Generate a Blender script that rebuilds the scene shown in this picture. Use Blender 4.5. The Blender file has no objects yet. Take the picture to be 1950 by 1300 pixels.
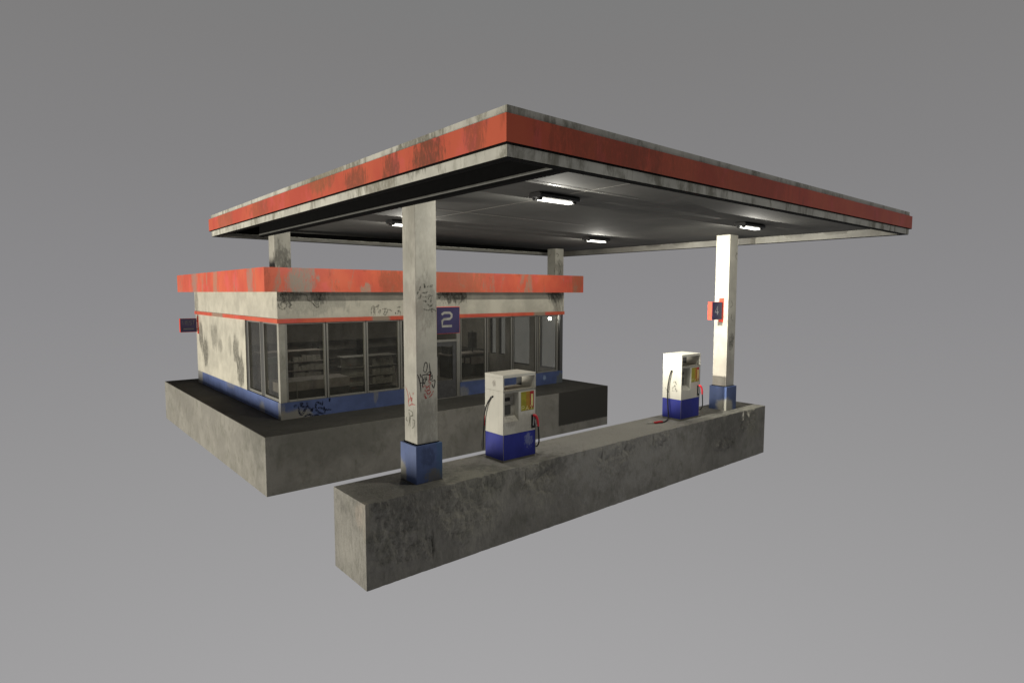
import bpy, bmesh, math, random
from mathutils import Vector, Matrix, noise
SC = bpy.context.scene
COL = SC.collection
GRAF = {"crown":[[[0.207,1.978],[0.215,2.05],[0.237,2.122],[0.265,2.132],[0.286,2.094],[0.278,2.021],[0.249,1.962],[0.207,1.99]],[[0.325,2.121],[0.335,2.053],[0.344,1.967],[0.348,1.893],[0.34,1.82]],[[0.27,1.942],[0.348,1.96],[0.362,1.922],[0.298,1.916],[0.277,1.936]],[[0.171,1.909],[0.241,1.921],[0.326,1.907],[0.383,1.877]],[[0.178,1.902],[0.191,1.834],[0.183,1.737],[0.196,1.687]],[[0.234,1.891],[0.24,1.805],[0.218,1.758],[0.198,1.809],[0.219,1.855]],[[0.269,1.888],[0.261,1.827],[0.283,1.837]],[[0.081,1.935],[0.115,1.865],[0.141,1.741],[0.15,1.619]],[[0.136,1.942],[0.163,1.873]],[[0.127,1.785],[0.169,1.781]],[[0.368,1.786],[0.44,1.802],[0.432,1.712],[0.417,1.652]],[[0.375,1.743],[0.41,1.665]],[[0.384,1.914],[0.38,1.828],[0.325,1.821]]],"crown_red":[[[0.189,1.7],[0.239,1.732],[0.267,1.68],[0.31,1.712],[0.33,1.649],[0.266,1.619],[0.224,1.648]],[[0.231,1.659],[0.337,1.623],[0.322,1.576],[0.266,1.594]],[[0.209,1.564],[0.236,1.512],[0.257,1.497],[0.223,1.574],[0.251,1.559]],[[0.307,1.503],[0.365,1.546],[0.409,1.616]],[[0.334,1.919],[0.325,1.833],[0.31,1.774],[0.353,1.769],[0.324,1.711]],[[0.266,1.606],[0.308,1.553],[0.337,1.599]]],"side_red":[[[0.453,1.684],[0.422,1.644],[0.388,1.599],[0.354,1.492],[0.346,1.356],[0.251,1.383],[0.122,1.395]],[[0.316,1.596],[0.282,1.526],[0.261,1.443],[0.224,1.509],[0.238,1.409],[0.192,1.403]],[[0.187,1.606],[0.188,1.563]],[[0.344,1.431],[0.271,1.503],[0.214,1.449]]],"side_dark":[[[0.348,1.269],[0.327,1.173],[0.329,1.073],[0.355,0.981]],[[0.348,1.275],[0.23,1.25],[0.208,1.192],[0.279,1.168],[0.305,1.077],[0.296,0.979]],[[0.423,1.133],[0.437,1.08],[0.377,1.065]],[[0.21,1.118],[0.152,1.103],[0.166,1.014],[0.237,0.952]]],"smear":[[[0.164,3.484],[0.153,3.425],[0.114,3.358],[0.094,3.325]],[[0.203,3.505],[0.242,3.501],[0.247,3.443],[0.262,3.476]],[[0.291,3.46],[0.361,3.469],[0.421,3.486],[0.36,3.444]],[[0.192,3.35],[0.28,3.359],[0.31,3.376]],[[0.172,3.333],[0.161,3.275],[0.093,3.242]],[[0.2,3.283],[0.279,3.283],[0.359,3.308],[0.318,3.24]],[[0.409,3.333],[0.368,3.223],[0.407,3.155]],[[0.2,3.224],[0.268,3.207],[0.258,3.19]],[[0.297,3.156],[0.357,3.121],[0.407,3.146]],[[0.217,3.073],[0.316,3.054],[0.416,3.069],[0.477,3.026]],[[0.366,3.07],[0.396,3.027],[0.416,3.065]]],"plinth":[[[0.513,0.324],[0.521,0.206],[0.565,0.083],[0.636,0.121],[0.71,0.241],[0.748,0.319],[0.739,0.415]],[[0.748,0.319],[0.851,0.188],[0.874,0.149],[0.913,0.239]],[[0.538,0.38],[0.62,0.382],[0.583,0.316],[0.711,0.276]],[[1.184,0.398],[1.169,0.28],[1.109,0.335],[1.024,0.357],[0.986,0.266],[1.007,0.144],[1.102,0.06],[1.211,0.021],[1.238,0.114],[1.217,0.238]],[[1.045,0.211],[1.178,0.182],[1.239,0.138],[1.425,0.115]],[[0.645,0.002],[0.729,0.049],[0.824,0.049],[0.894,-0.008],[1.004,0.025],[1.088,-0.01]],[[1.357,0.402],[1.394,0.41],[1.368,0.34]],[[0.386,0.317],[0.456,0.366]]],"upper":[[[0.109,3.338],[0.124,3.247],[0.162,3.32],[0.176,3.174]],[[0.066,3.084],[0.063,2.993],[0.133,2.929],[0.242,2.954],[0.264,3.064],[0.193,3.119],[0.119,3.065],[0.152,2.974]],[[0.32,3.118],[0.391,3.044],[0.334,2.99],[0.397,2.934]],[[0.659,3.32],[0.809,3.282],[0.843,3.151],[0.919,3.113],[1.069,2.961]],[[1.078,3.32],[1.133,3.187],[1.195,3.301],[1.152,3.168],[1.212,3.187]],[[0.956,3.075],[1.069,2.961],[1.128,2.979],[1.111,3.055]],[[2.678,2.696],[2.705,2.917],[2.772,2.957],[2.745,2.694]],[[2.727,2.917],[2.861,2.955],[2.929,3.005],[2.882,2.874]],[[2.794,2.936],[2.8,2.693]],[[2.902,2.772],[2.971,2.852],[2.946,2.73]],[[3.039,2.871],[3.13,2.89],[3.105,2.768],[3.059,2.728]],[[3.13,2.89],[3.221,2.868],[3.15,2.726],[3.082,2.707]],[[3.244,2.868],[3.359,2.825]],[[3.524,2.905],[3.619,2.945],[3.594,2.883]],[[3.452,2.781],[3.497,2.718]],[[3.544,2.717],[3.569,2.821],[3.628,2.799],[3.626,2.694]],[[3.546,2.842],[3.592,2.779]],[[4.947,3.336],[5.05,3.249],[5.024,3.183],[5.13,3.314],[5.234,3.204]],[[5.156,3.314],[5.341,3.292],[5.26,3.204]],[[5.448,3.314],[5.582,3.203],[5.662,3.001]],[[5.555,3.27],[5.774,3.314],[5.69,3.158]],[[5.801,3.292],[5.884,3.314],[5.882,3.112],[5.744,2.978]],[[5.911,3.292],[5.966,3.179],[6.078,3.246]],[[9.581,3.339],[9.864,3.288],[10.007,3.186],[10.154,2.979],[10.193,2.72]],[[9.792,3.339],[10.078,3.314],[10.224,3.185]],[[10.078,3.339],[10.295,3.314],[10.37,3.184]]],"far":[[[10.392,2.15],[10.413,2.051]],[[10.468,2.162],[10.504,2.079]],[[10.626,2.123],[10.646,2.04],[10.535,2.078]],[[10.418,1.953],[10.541,1.98],[10.6,2.026]],[[10.363,1.859],[10.399,1.759],[10.523,1.752],[10.58,1.847],[10.482,1.917],[10.392,1.873],[10.459,1.788]],[[10.682,4.531],[10.61,4.405],[10.67,4.297]],[[10.712,4.478],[10.633,4.461]],[[10.44,3.145],[10.53,3.029],[10.397,2.945]],[[10.516,2.798],[10.471,2.626],[10.585,2.565]]],"pump":[[[0.559,0.867],[0.496,0.787],[0.433,0.742],[0.396,0.869]],[[0.298,0.968],[0.239,1.026],[0.197,0.962],[0.258,0.972]],[[0.294,0.847],[0.236,0.923],[0.214,0.839],[0.172,0.776],[0.272,0.78]],[[0.295,0.881],[0.312,0.758]],[[0.514,0.715],[0.412,0.728]]],"back":[[[7.309,4.969],[7.292,4.822],[7.368,4.742],[7.489,4.599]]],"back2":[[[10.333,4.812],[10.437,4.796],[10.409,4.67]],[[10.44,4.483],[10.531,4.339],[10.534,4.087],[10.474,4.064]]]}

# ------------------------------------------------------------------ helpers
class MB:
    """collects shapes, build() links them as ONE mesh object (vertices stored relative to the thing's base)"""
    base = Vector((0, 0, 0))
    def __init__(s): s.v = []; s.f = []; s.sm = []
    def add(s, vs, fs, smooth=False):
        n = len(s.v); s.v += [tuple(v) for v in vs]; s.f += [tuple(i + n for i in f) for f in fs]; s.sm += [smooth] * len(fs)
        return s
    def box(s, x0, x1, y0, y1, z0, z1):
        vs = [(x, y, z) for x in (x0, x1) for y in (y0, y1) for z in (z0, z1)]
        return s.add(vs, [(0, 1, 3, 2), (4, 6, 7, 5), (0, 4, 5, 1), (2, 3, 7, 6), (0, 2, 6, 4), (1, 5, 7, 3)])
    def prism(s, poly, axis, a0, a1):
        """poly: 2D outline in the other two axes (in order), extruded along axis"""
        def P(p, a): q = [p[0], p[1]]; q.insert(axis, a); return q
        n = len(poly)
        vs = [P(p, a0) for p in poly] + [P(p, a1) for p in poly]
        fs = [tuple(range(n)), tuple(range(2 * n - 1, n - 1, -1))] + [(i, i + n, (i + 1) % n + n, (i + 1) % n) for i in range(n)]
        return s.add(vs, fs)
    def tube(s, pts, r, seg=10, r2=None, caps=True):
        pts = [Vector(p) for p in pts]; n = len(pts); vs = []; fs = []
        t0 = (pts[1] - pts[0]).normalized(); up = Vector((0, 0, 1)) if abs(t0.z) < .9 else Vector((1, 0, 0))
        a = t0.cross(up).normalized()
        for i, p in enumerate(pts):
            t = (pts[min(i + 1, n - 1)] - pts[max(i - 1, 0)]).normalized()
            a = (a - t * a.dot(t)).normalized(); b = t.cross(a)
            rr = r if r2 is None else r + (r2 - r) * i / (n - 1)
            for k in range(seg):
                q = 2 * math.pi * k / seg; vs.append(p + (a * math.cos(q) + b * math.sin(q)) * rr)
        for i in range(n - 1):
            for k in range(seg):
                fs.append((i * seg + k, i * seg + (k + 1) % seg, (i + 1) * seg + (k + 1) % seg, (i + 1) * seg + k))
        s.add(vs, fs, True)
        if caps:
            s.add(vs[:seg], [tuple(range(seg))[::-1]]); s.add(vs[-seg:], [tuple(range(seg))])
        return s
    def ribbon(s, pts, u, w, nrm, taper=True):
        """flat brush stroke on a surface; pts 3D on the plane"""
        pts = [Vector(p) for p in pts]; n = len(pts); vs = []; fs = []
        for i, p in enumerate(pts):
            t = (pts[min(i + 1, n - 1)] - pts[max(i - 1, 0)])
            if t.length < 1e-6: t = Vector(u)
            t.normalize(); b = t.cross(nrm)
            k = 1.0 if not taper else (.45 + .55 * math.sin(math.pi * min(1, max(0, (i + .5) / n))) )
            vs += [p + b * w * k, p - b * w * k]
        for i in range(n - 1): fs.append((2 * i, 2 * i + 1, 2 * i + 3, 2 * i + 2))
        return s.add(vs, fs)
    def build(s, name, mat, parent=None, bevel=0.0, fix=True):
        me = bpy.data.meshes.new(name); B = MB.base
        me.from_pydata([(v[0] - B.x, v[1] - B.y, v[2] - B.z) for v in s.v], [], s.f)
        me.polygons.foreach_set('use_smooth', s.sm)
        me.materials.append(mat)
        if fix:
            bm = bmesh.new(); bm.from_mesh(me); bmesh.ops.recalc_face_normals(bm, faces=bm.faces); bm.to_mesh(me); bm.free()
        me.update()
        o = bpy.data.objects.new(name, me); COL.objects.link(o)
        if parent is not None: o.parent = parent
        else: o.location = B
        if bevel > 0:
            m = o.modifiers.new('bevel', 'BEVEL'); m.width = bevel; m.segments = 2; m.limit_method = 'ANGLE'; m.angle_limit = math.radians(40)
        return o

def catmull(p, k=5):
    if len(p) < 3: return [tuple(p[0][i] + (p[-1][i] - p[0][i]) * j / k for i in range(len(p[0]))) for j in range(k + 1)]
    q = [p[0]] + list(p) + [p[-1]]; out = []
    for i in range(1, len(q) - 2):
        for j in range(k):
            t = j / k
            out.append(tuple(.5 * ((2 * b) + (-a + c) * t + (2 * a - 5 * b + 4 * c - d) * t * t + (-a + 3 * b - 3 * c + d) * t ** 3)
                             for a, b, c, d in zip(q[i - 1], q[i], q[i + 1], q[i + 2])))
    out.append(tuple(p[-1])); return out

def tag(o, label=None, cat=None, group=None, kind=None):
    if label: o['label'] = label
    if cat: o['category'] = cat
    if group: o['group'] = group
    if kind: o['kind'] = kind
    return o
def thing(name, loc, label, cat, group=None):
    o = bpy.data.objects.new(name, None); o.empty_display_size = .2; COL.objects.link(o); o.location = loc
    MB.base = Vector(loc); return tag(o, label, cat, group)
def copy_thing(root, loc, label):
    def cp(o, parent):
        c = o.copy(); COL.objects.link(c); c.parent = parent
        for ch in o.children: cp(ch, c)
        return c
    r = cp(root, None); r.location = loc; r['label'] = label; return r

def graffiti(key, name, axis, val, nsign, w, mat, parent, lim=None):
    """strokes that stand together form one tag; every separate tag is a mesh of its own"""
    nrm = Vector((nsign, 0, 0)) if axis == 0 else Vector((0, nsign, 0))
    tags = []
    for st in GRAF[key]:
        near = [t for t in tags if any(math.dist(a, b) < .17 for q in t for a in q for b in st)]
        for t in near: tags.remove(t)
        tags.append(sum(near, []) + [st])
    for t in tags:
        m = MB(); v = val
        for st in t:
            st = catmull([tuple(p) for p in st])
            if lim: st = [(min(max(a, lim[0]), lim[1]), b) for a, b in st]
            m.ribbon([((v, a, b) if axis == 0 else (a, v, b)) for a, b in st], (0, 0, 1), w, nrm)
            v += nsign * .00015
        m.build(name, mat, parent, fix=False)

# ------------------------------------------------------------------ materials
class NT:
    def __init__(s, name):
        s.m = bpy.data.materials.new(name); s.m.use_nodes = True; s.t = s.m.node_tree; s.t.nodes.clear()
        s.out = s.t.nodes.new('ShaderNodeOutputMaterial')
        s.pos = s.n('ShaderNodeNewGeometry').outputs['Position']
    def n(s, ty, ins=None, **kw):
        d = s.t.nodes.new(ty)
        for k, v in kw.items(): setattr(d, k, v)
        for k, v in (ins or {}).items(): s.set(d.inputs[k], v)
        return d
    def set(s, sock, v):
        if isinstance(v, bpy.types.NodeSocket): s.t.links.new(v, sock)
        elif isinstance(v, (tuple, list)) and len(v) == 3 and sock.type == 'RGBA': sock.default_value = (*v, 1)
        else: sock.default_value = v
    def scale(s, vec, sc): return s.n('ShaderNodeVectorMath', {0: vec, 1: sc}, operation='MULTIPLY').outputs[0]
    def noise(s, scale, sc=(1, 1, 1), detail=5, rough=.6, dist=0, off=(0, 0, 0)):
        v = s.n('ShaderNodeVectorMath', {0: s.pos, 1: sc, 2: off}, operation='MULTIPLY_ADD').outputs[0]
        return s.n('ShaderNodeTexNoise', {'Vector': v, 'Scale': scale, 'Detail': detail, 'Roughness': rough, 'Distortion': dist}).outputs['Fac']
    def ramp(s, x, a, b, lo=0., hi=1., smooth=True):
        return s.n('ShaderNodeMapRange', {'Value': x, 'From Min': a, 'From Max': b, 'To Min': lo, 'To Max': hi}, interpolation_type='SMOOTHSTEP' if smooth else 'LINEAR').outputs['Result']
    def math(s, op, a, b=0.): return s.n('ShaderNodeMath', {0: a, 1: b}, operation=op).outputs[0]
    def mix(s, f, a, b, mode='MIX'):
        d = s.n('ShaderNodeMix', data_type='RGBA', blend_type=mode)
        s.set(d.inputs[0], f); s.set(d.inputs[6], a); s.set(d.inputs[7], b); return d.outputs[2]
    def spot(s, c, r, sc=(1, 1, 1), wob=.5, nscale=5., soft=.25, nsc=(1, 1, 1)):
        """irregular blotch round a point: r in metres, sc stretches axes (>1 = narrower)"""
        d = s.n('ShaderNodeVectorMath', {0: s.pos, 1: c}, operation='SUBTRACT').outputs[0]
        d = s.scale(d, sc); d = s.n('ShaderNodeVectorMath', {0: d}, operation='LENGTH').outputs['Value']
        nz = s.noise(nscale, nsc, 6, .7)
        nz = s.math('MULTIPLY', s.math('SUBTRACT', nz, .5), wob * r * 4)
        m = s.ramp(s.math('ADD', d, nz), r * (1 - soft), r * (1 + soft), 1., 0.)
        return s.math('MULTIPLY', m, s.ramp(s.noise(26, (1, 1, .35), 6, .75, .5, off=(2, 5, 1)), .34, .54, .35, 1.)) if wob > .3 else m
    def bsdf(s, col, rough=.6, bump=None, bstr=.3, bdist=.02, metallic=0., spec=.35):
        d = s.n('ShaderNodeBsdfPrincipled', {'Base Color': col, 'Roughness': rough, 'Metallic': metallic, 'Specular IOR Level': spec})
        if bump is not None:
            s.set(d.inputs['Normal'], s.n('ShaderNodeBump', {'Height': bump, 'Strength': bstr, 'Distance': bdist}).outputs[0])
        s.t.links.new(d.outputs[0], s.out.inputs[0]); return s.m

def paint(name, base, grime=(.09, .085, .06), amt=.5, streak=True, rough=.5, var=.12, spots=(), thr=(.55, .75), gscale=2.2, off=(0, 0, 0), bump=.15, spec=.3):
    k = NT(name)
    v = k.noise(1.3, (1, 1, 1), 4, .6, off=off)
    dk = tuple(c * (1 - var * 1.6) for c in base); lt = tuple(min(1, c * (1 + var)) for c in base)
    col = k.mix(k.ramp(v, .3, .7), dk, lt)
    fine = k.noise(38, (1, 1, .35), 4, .7)
    col = k.mix(k.ramp(fine, .5, .8, 0, .22), col, tuple(c * .6 for c in base))
    g = k.noise(gscale, (1, 1, .35 if streak else 1), 8, .72, .3, off=(off[0] + 3, off[1], off[2]))
    col = k.mix(k.ramp(g, thr[0], thr[1], 0, amt), col, grime)
    for (c, r, sc, scol, f, wob, ns, nsc) in spots:
        m = k.spot(c, r, sc, wob, ns, nsc=nsc)
        col = k.mix(k.math('MULTIPLY', m, f), col, scol)
    return k.bsdf(col, k.ramp(g, .3, .8, rough, min(1, rough + .25)), k.math('ADD', fine, g), bump, .006, spec=spec)

GR = (.055, .052, .04)
def sp(c, r, sc=(1, 1, 1), col=GR, f=.9, wob=.7, ns=9., nsc=(1, 1, .3)): return (c, r, sc, col, f, wob, ns, nsc)

def concrete(name, base, bump=.5, rough_patch=False, spots=(), joints=None):
    k = NT(name)
    a = k.noise(.8, (1, 1, 1), 6, .65); b = k.noise(3.2, (1, 1, .7), 8, .7, .4); c = k.noise(45, (1, 1, 1), 4, .7)
    st = k.noise(5.5, (1, 1, .12), 5, .65)
    col = k.mix(k.ramp(a, .3, .7), tuple(x * .82 for x in base), tuple(x * 1.15 for x in base))
    col = k.mix(k.ramp(b, .46, .68, 0, .6), col, (base[0] * .6, base[1] * .62, base[2] * .56))
    col = k.mix(k.ramp(st, .55, .75, 0, .25), col, tuple(x * 1.4 for x in base))
    col = k.mix(k.ramp(c, .52, .75, 0, .45), col, tuple(x * .55 for x in base))
    col = k.mix(k.ramp(k.noise(1.7, (.35, 1.3, 1), 6, .75, 1.2), .58, .68, 0, .25), col, tuple(x * 1.35 for x in base))
    for (cc, r, sc, scol, f, wob, ns, nsc) in spots:
        col = k.mix(k.math('MULTIPLY', k.spot(cc, r, sc, wob, ns, nsc=nsc), f), col, scol)
    h = k.math('ADD', k.math('MULTIPLY', b, 1.2), k.math('MULTIPLY', c, .35))
    return k, col, h

def concrete_mat(name, base, bump=.5, spots=(), patch=None, pits=0.):
    k, col, h = concrete(name, base, bump, spots=spots)
    if pits: h = k.math('ADD', h, k.math('MULTIPLY', k.noise(13, (1, 1, .5), 8, .72, .8), pits))
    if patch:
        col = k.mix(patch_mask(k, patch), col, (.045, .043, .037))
    return k.bsdf(col, .88, h, bump, .025, spec=.15)
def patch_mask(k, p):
    """darker rectangle on the front of the slab, slightly ragged"""
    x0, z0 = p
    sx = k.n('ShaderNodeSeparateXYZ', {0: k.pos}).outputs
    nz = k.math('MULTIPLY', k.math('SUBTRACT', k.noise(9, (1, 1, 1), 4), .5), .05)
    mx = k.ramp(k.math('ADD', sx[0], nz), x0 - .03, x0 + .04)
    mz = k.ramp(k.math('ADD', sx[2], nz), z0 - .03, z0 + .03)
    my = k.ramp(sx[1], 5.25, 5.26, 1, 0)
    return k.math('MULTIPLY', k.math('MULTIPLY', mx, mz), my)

def metal(name, base, rough=.35, met=.8, amt=.3):
    k = NT(name); g = k.noise(6, (1, 1, .3), 6, .7)
    col = k.mix(k.ramp(g, .5, .75, 0, amt), base, tuple(x * .45 for x in base))
    return k.bsdf(col, k.ramp(g, .3, .8, rough, rough + .2), g, .08, .003, metallic=met, spec=.5)
def plain(name, base, rough=.6, var=.15, sc=8., spec=.3):
    k = NT(name); g = k.noise(sc, (1, 1, 1), 5, .65)
    return k.bsdf(k.mix(k.ramp(g, .3, .7), tuple(x * (1 - var) for x in base), tuple(x * (1 + var) for x in base)), rough, g, .1, .003, spec=spec)
def scuffed(name, base, alpha=.85, cov=(.35, .6), sc=60.):
    """spray / marker paint with worn, see-through places"""
    k = NT(name); g = k.noise(sc, (1, 1, 1), 4, .7)
    b = k.n('ShaderNodeBsdfPrincipled', {'Base Color': base, 'Roughness': .7, 'Specular IOR Level': .2})
    t = k.n('ShaderNodeBsdfTransparent')
    x = k.n('ShaderNodeMixShader', {0: k.ramp(g, cov[0], cov[1], 0, alpha), 1: t.outputs[0], 2: b.outputs[0]})
    k.t.links.new(x.outputs[0], k.out.inputs[0]); return k.m
def emit(name, col, st):
    k = NT(name); e = k.n('ShaderNodeEmission', {'Color': col, 'Strength': st}); k.t.links.new(e.outputs[0], k.out.inputs[0]); return k.m
def glass(name, tint, refl=.06):
    k = NT(name)
    t = k.n('ShaderNodeBsdfTransparent', {'Color': tint}); g = k.n('ShaderNodeBsdfGlossy', {'Color': (1, 1, 1), 'Roughness': .12})
    f = k.n('ShaderNodeFresnel', {'IOR': 1.45}).outputs[0]
    d = k.n('ShaderNodeBsdfDiffuse', {'Color': (.22, .215, .20)})
    dirt = k.ramp(k.noise(2.5, (1, 1, .5), 7, .75), .4, .8, .05, .17)
    x = k.n('ShaderNodeMixShader', {0: dirt, 1: t.outputs[0], 2: d.outputs[0]})
    y = k.n('ShaderNodeMixShader', {0: k.math('MULTIPLY', f, .2), 1: x.outputs[0], 2: g.outputs[0]})
    k.t.links.new(y.outputs[0], k.out.inputs[0]); return k.m

WHITE = (.50, .485, .41)
CON = (.205, .195, .165)
BARE = (.23, .22, .18)
M = {}
M['column'] = paint('column_paint', (.42, .405, .345), amt=.42, thr=(.56, .78), spots=[
    sp((.28, .066, 4.6), .35, (1, 1, .5), f=.2), sp((.3, .066, 3.2), .24, (1, 1, .6), f=.35), sp((.066, .25, 3.0), .25, (1, 1, .4), (.3, .27, .23), .5),
    sp((.28, .066, 1.1), .3, (1, 1, .8), f=.3), sp((.28, 7.064, 4.25), .22, (1, 1, .6), f=.65), sp((.45, 7.064, 4.05), .2, f=.5),
    sp((10.55, 7.064, 4.2), .2, (1, 1, .5), f=.5), sp((10.5, .066, 2.0), .14, (1, 1, .7), f=.6), sp((10.29, .2, 1.1), .35, (1, 1, .6), (.33, .28, .24), .45)])
M['blue_base'] = paint('blue_column_paint', (.078, .115, .25), (.03, .04, .08), amt=.5, var=.15, spots=[
    sp((0, .52, .12), .19, (1, 1, .8), BARE, .95, .25, 5, (1, 1, 1)), sp((.42, 0, .03), .24, (1, 1, 1.3), (.12, .115, .1), .9, .5, 7, (1, 1, 1)),
    sp((10.27, .0, .1), .2, (.7, .7, .8), (.38, .37, .31), .95, .3, 5, (1, 1, 1)), sp((.25, 0, .45), .16, (1, 1, 1), (.03, .045, .1), .6),
    sp((.57, 0, .55), .3, (2, 1, .6), (.05, .12, .22), .6)])
M['plinth'] = paint('blue_plinth_paint', (.085, .12, .26), (.04, .055, .12), amt=.5, var=.15, spots=[
    sp((.4, 6.881, .0), .28, (.55, 1, 1.2), BARE, .9, .3, 5, (1, 1, 1)), sp((.045, 6.95, .2), .12, (1, 1, .3), BARE, .7, .5),
    sp((.045, 15.6, .3), .5, (1, 1, 1), BARE, .85, .3), sp((.045, 8.4, .0), .22, (1, 1, .8), BARE, .8, .4), sp((.045, 11.5, .45), .3, (1, .6, 2), BARE, .4, .4),
    sp((5.95, 6.881, .06), .2, (1, 1, .8), BARE, .75, .4), sp((10.45, 6.881, .08), .25, (1, 1, .9), (.13, .14, .1), .85, .4),
    sp((9.6, 6.881, .26), .07, (1, 1, .7), (.3, .4, .55), .9, .6), sp((2.8, 6.881, .33), .1, (1.4, 1, .5), BARE, .6, .8)])
M['wall'] = paint('white_wall_paint', (.50, .475, .39), amt=.4, thr=(.6, .8), gscale=1.6, spots=[
    sp((.045, 15.05, 1.75), .29, (1, 1.1, .55), f=.75, ns=7), sp((.045, 14.5, 1.25), .36, (1, 1, .8), f=.8, ns=7), sp((.045, 13.2, 1.9), .33, (1, .8, .7), f=.5, ns=7),
    sp((.045, 12.5, 1.6), .2, f=.45, ns=8), sp((.045, 10.75, 1.5), .25, (1, 1, .5), f=.75, ns=7), sp((.045, 10.3, .95), .3, (1, 1, .65), f=.8, ns=7),
    sp((.35, 6.861, 3.27), .2, (.8, 1, 1), f=.9, ns=12), sp((1.15, 6.861, 3.25), .22, (.9, 1, 1), f=.9, ns=12), sp((5.6, 6.861, 3.28), .35, (.6, 1, 1.4), f=.85, ns=12), sp((10.1, 6.861, 3.28), .25, (.7, 1, 1), f=.85, ns=12),  # stains plus soffit shadow darkened into the paint under the roof edge
    sp((.045, 11.4, 1.7), .18, (1, 1, .6), f=.3), sp((.045, 9.9, 2.3), .2, f=.2), sp((10.2, 6.861, 3.0), .35, (1.3, 1, .6), f=.5),
    sp((.02, 15.5, 2.95), .25, (1, 1, .6), f=.5), sp((1.0, 6.861, 3.1), .5, (.5, 1, 1.5), (.2, .2, .17), .5), sp((4.5, 6.861, 2.9), .5, (.8, 1, 1.5), (.3, .3, .25), .4)])
OR = (.58, .092, .052)
def orange(name, faded, spots, thr, amt, base=OR):
    k = NT(name)
    v = k.noise(1.1, (1, 1, .6), 4, .6)
    col = k.mix(k.ramp(v, .35, .65), tuple(x * .88 for x in base), (base[0] * 1.02, base[1] * 1.25, base[2] * 1.05))
    p = k.noise(2.1, (1, 1, .7), 5, .6, off=(7, 3, 1))
    col = k.mix(k.ramp(p, .52, .66, 0, .5), col, tuple(min(1, c) for c in (base[0] * 1.12, base[1] * 1.15, base[2] * 1.9)))
    g = k.noise(1.9, (1, 1, .33), 8, .75, .5, off=(1, 9, 4))
    col = k.mix(k.ramp(g, thr[0], thr[1], 0, amt), col, faded)
    d = k.noise(3.1, (1, 1, .4), 8, .75, .3, off=(5, 2, 8))
    col = k.mix(k.ramp(d, .56, .74, 0, .55), col, (.20, .055, .02))
    for (c, r, sc, scol, f, wob, ns, nsc) in spots: col = k.mix(k.math('MULTIPLY', k.spot(c, r, sc, wob, ns, nsc=nsc), f), col, scol)
    fine = k.noise(50, (1, 1, .4), 3, .6)
    return k.bsdf(col, .5, fine, .1, .003, spec=.3)
M['orange_canopy'] = orange('canopy_orange', (.40, .10, .05), [
    sp((-1.17, -2.3, 5.05), .28, (1, .8, .9), (.12, .05, .025), .8), sp((-1.17, -1.4, 5.0), .22, (1, 1, .8), (.12, .05, .025), .7), sp((-1.17, -.3, 5.03), .22, (1, .6, 1), (.16, .06, .03), .7),
    sp((-1.17, 1.0, 5.25), .3, (1, .6, 1.5), (.16, .1, .04), .5), sp((-1.17, 4.3, 5.1), .3, (1, .6, 1), (.2, .07, .03), .5), sp((-1.17, -3.3, 5.15), .2, (1, 1, .7), (.12, .05, .025), .5),
    sp((-1.17, 6.8, 5.1), .4, (1, .7, 1), (.25, .1, .05), .5), sp((.5, -3.87, 5.2), .6, (.6, 1, 1.4), (.22, .06, .03), .5), sp((3., -3.87, 5.1), .9, (.4, 1, 1.4), (.28, .07, .035), .4)], (.6, .75), .45)
M['orange_roof'] = orange('roof_orange', (.27, .24, .17), [
    sp((.5, 6.36, 3.8), .34, (1, 1, .5), (.27, .25, .2), .85), sp((-.42, 7.5, 3.7), .3, (1, 1.4, .3), (.27, .25, .2), .7), sp((.35, 6.36, 3.6), .25, (1, 1, .8), (.27, .25, .2), .6),
    sp((2.3, 6.36, 3.45), .16, (1, 1, 1), (.29, .27, .2), .8), sp((3.1, 6.36, 3.6), .4, (1, 1, .8), (.3, .09, .04), .6), sp((-.42, 13.5, 3.7), .35, (1, 1, .3), (.27, .25, .2), .7),
    sp((-.42, 10.9, 3.6), .3, (1, 1.2, .4), (.3, .26, .18), .6), sp((10.7, 6.36, 3.75), .3, (1, 1, .6), (.3, .12, .06), .6), sp((5.3, 6.36, 3.6), .6, (.6, 1, .7), (.4, .12, .05), .6)], (.545, .64), .65, (.64, .105, .06))
M['orange_strip'] = orange('strip_orange', (.30, .27, .2), [sp((3.0, 6.85, 2.6), .22, (.8, 1, 1), (.25, .23, .17), .9, .2), sp((9.3, 6.85, 2.6), .22, (.8, 1, 1), (.25, .23, .17), .9, .2), sp((.03, 12.6, 2.6), .4, (1, .6, 1), (.25, .23, .17), .8, .3)], (.6, .7), .5)
M['sign_orange'] = plain('sign_orange', (.66, .06, .03), .5)
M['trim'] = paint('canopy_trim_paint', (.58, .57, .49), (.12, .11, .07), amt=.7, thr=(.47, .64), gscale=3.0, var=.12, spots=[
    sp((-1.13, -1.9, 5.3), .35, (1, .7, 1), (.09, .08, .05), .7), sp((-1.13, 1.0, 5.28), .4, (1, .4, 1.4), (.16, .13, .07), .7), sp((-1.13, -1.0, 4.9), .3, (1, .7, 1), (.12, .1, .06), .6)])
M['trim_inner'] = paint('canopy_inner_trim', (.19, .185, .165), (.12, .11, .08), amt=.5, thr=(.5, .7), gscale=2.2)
M['beam_grey'] = plain('beam_grey_paint', (.10, .10, .09), .5)
M['black'] = plain('black_painted_shade', (.004, .004, .004), .9, spec=.05)  # near-black colour stands in for shade in canopy recesses and gaps
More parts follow.
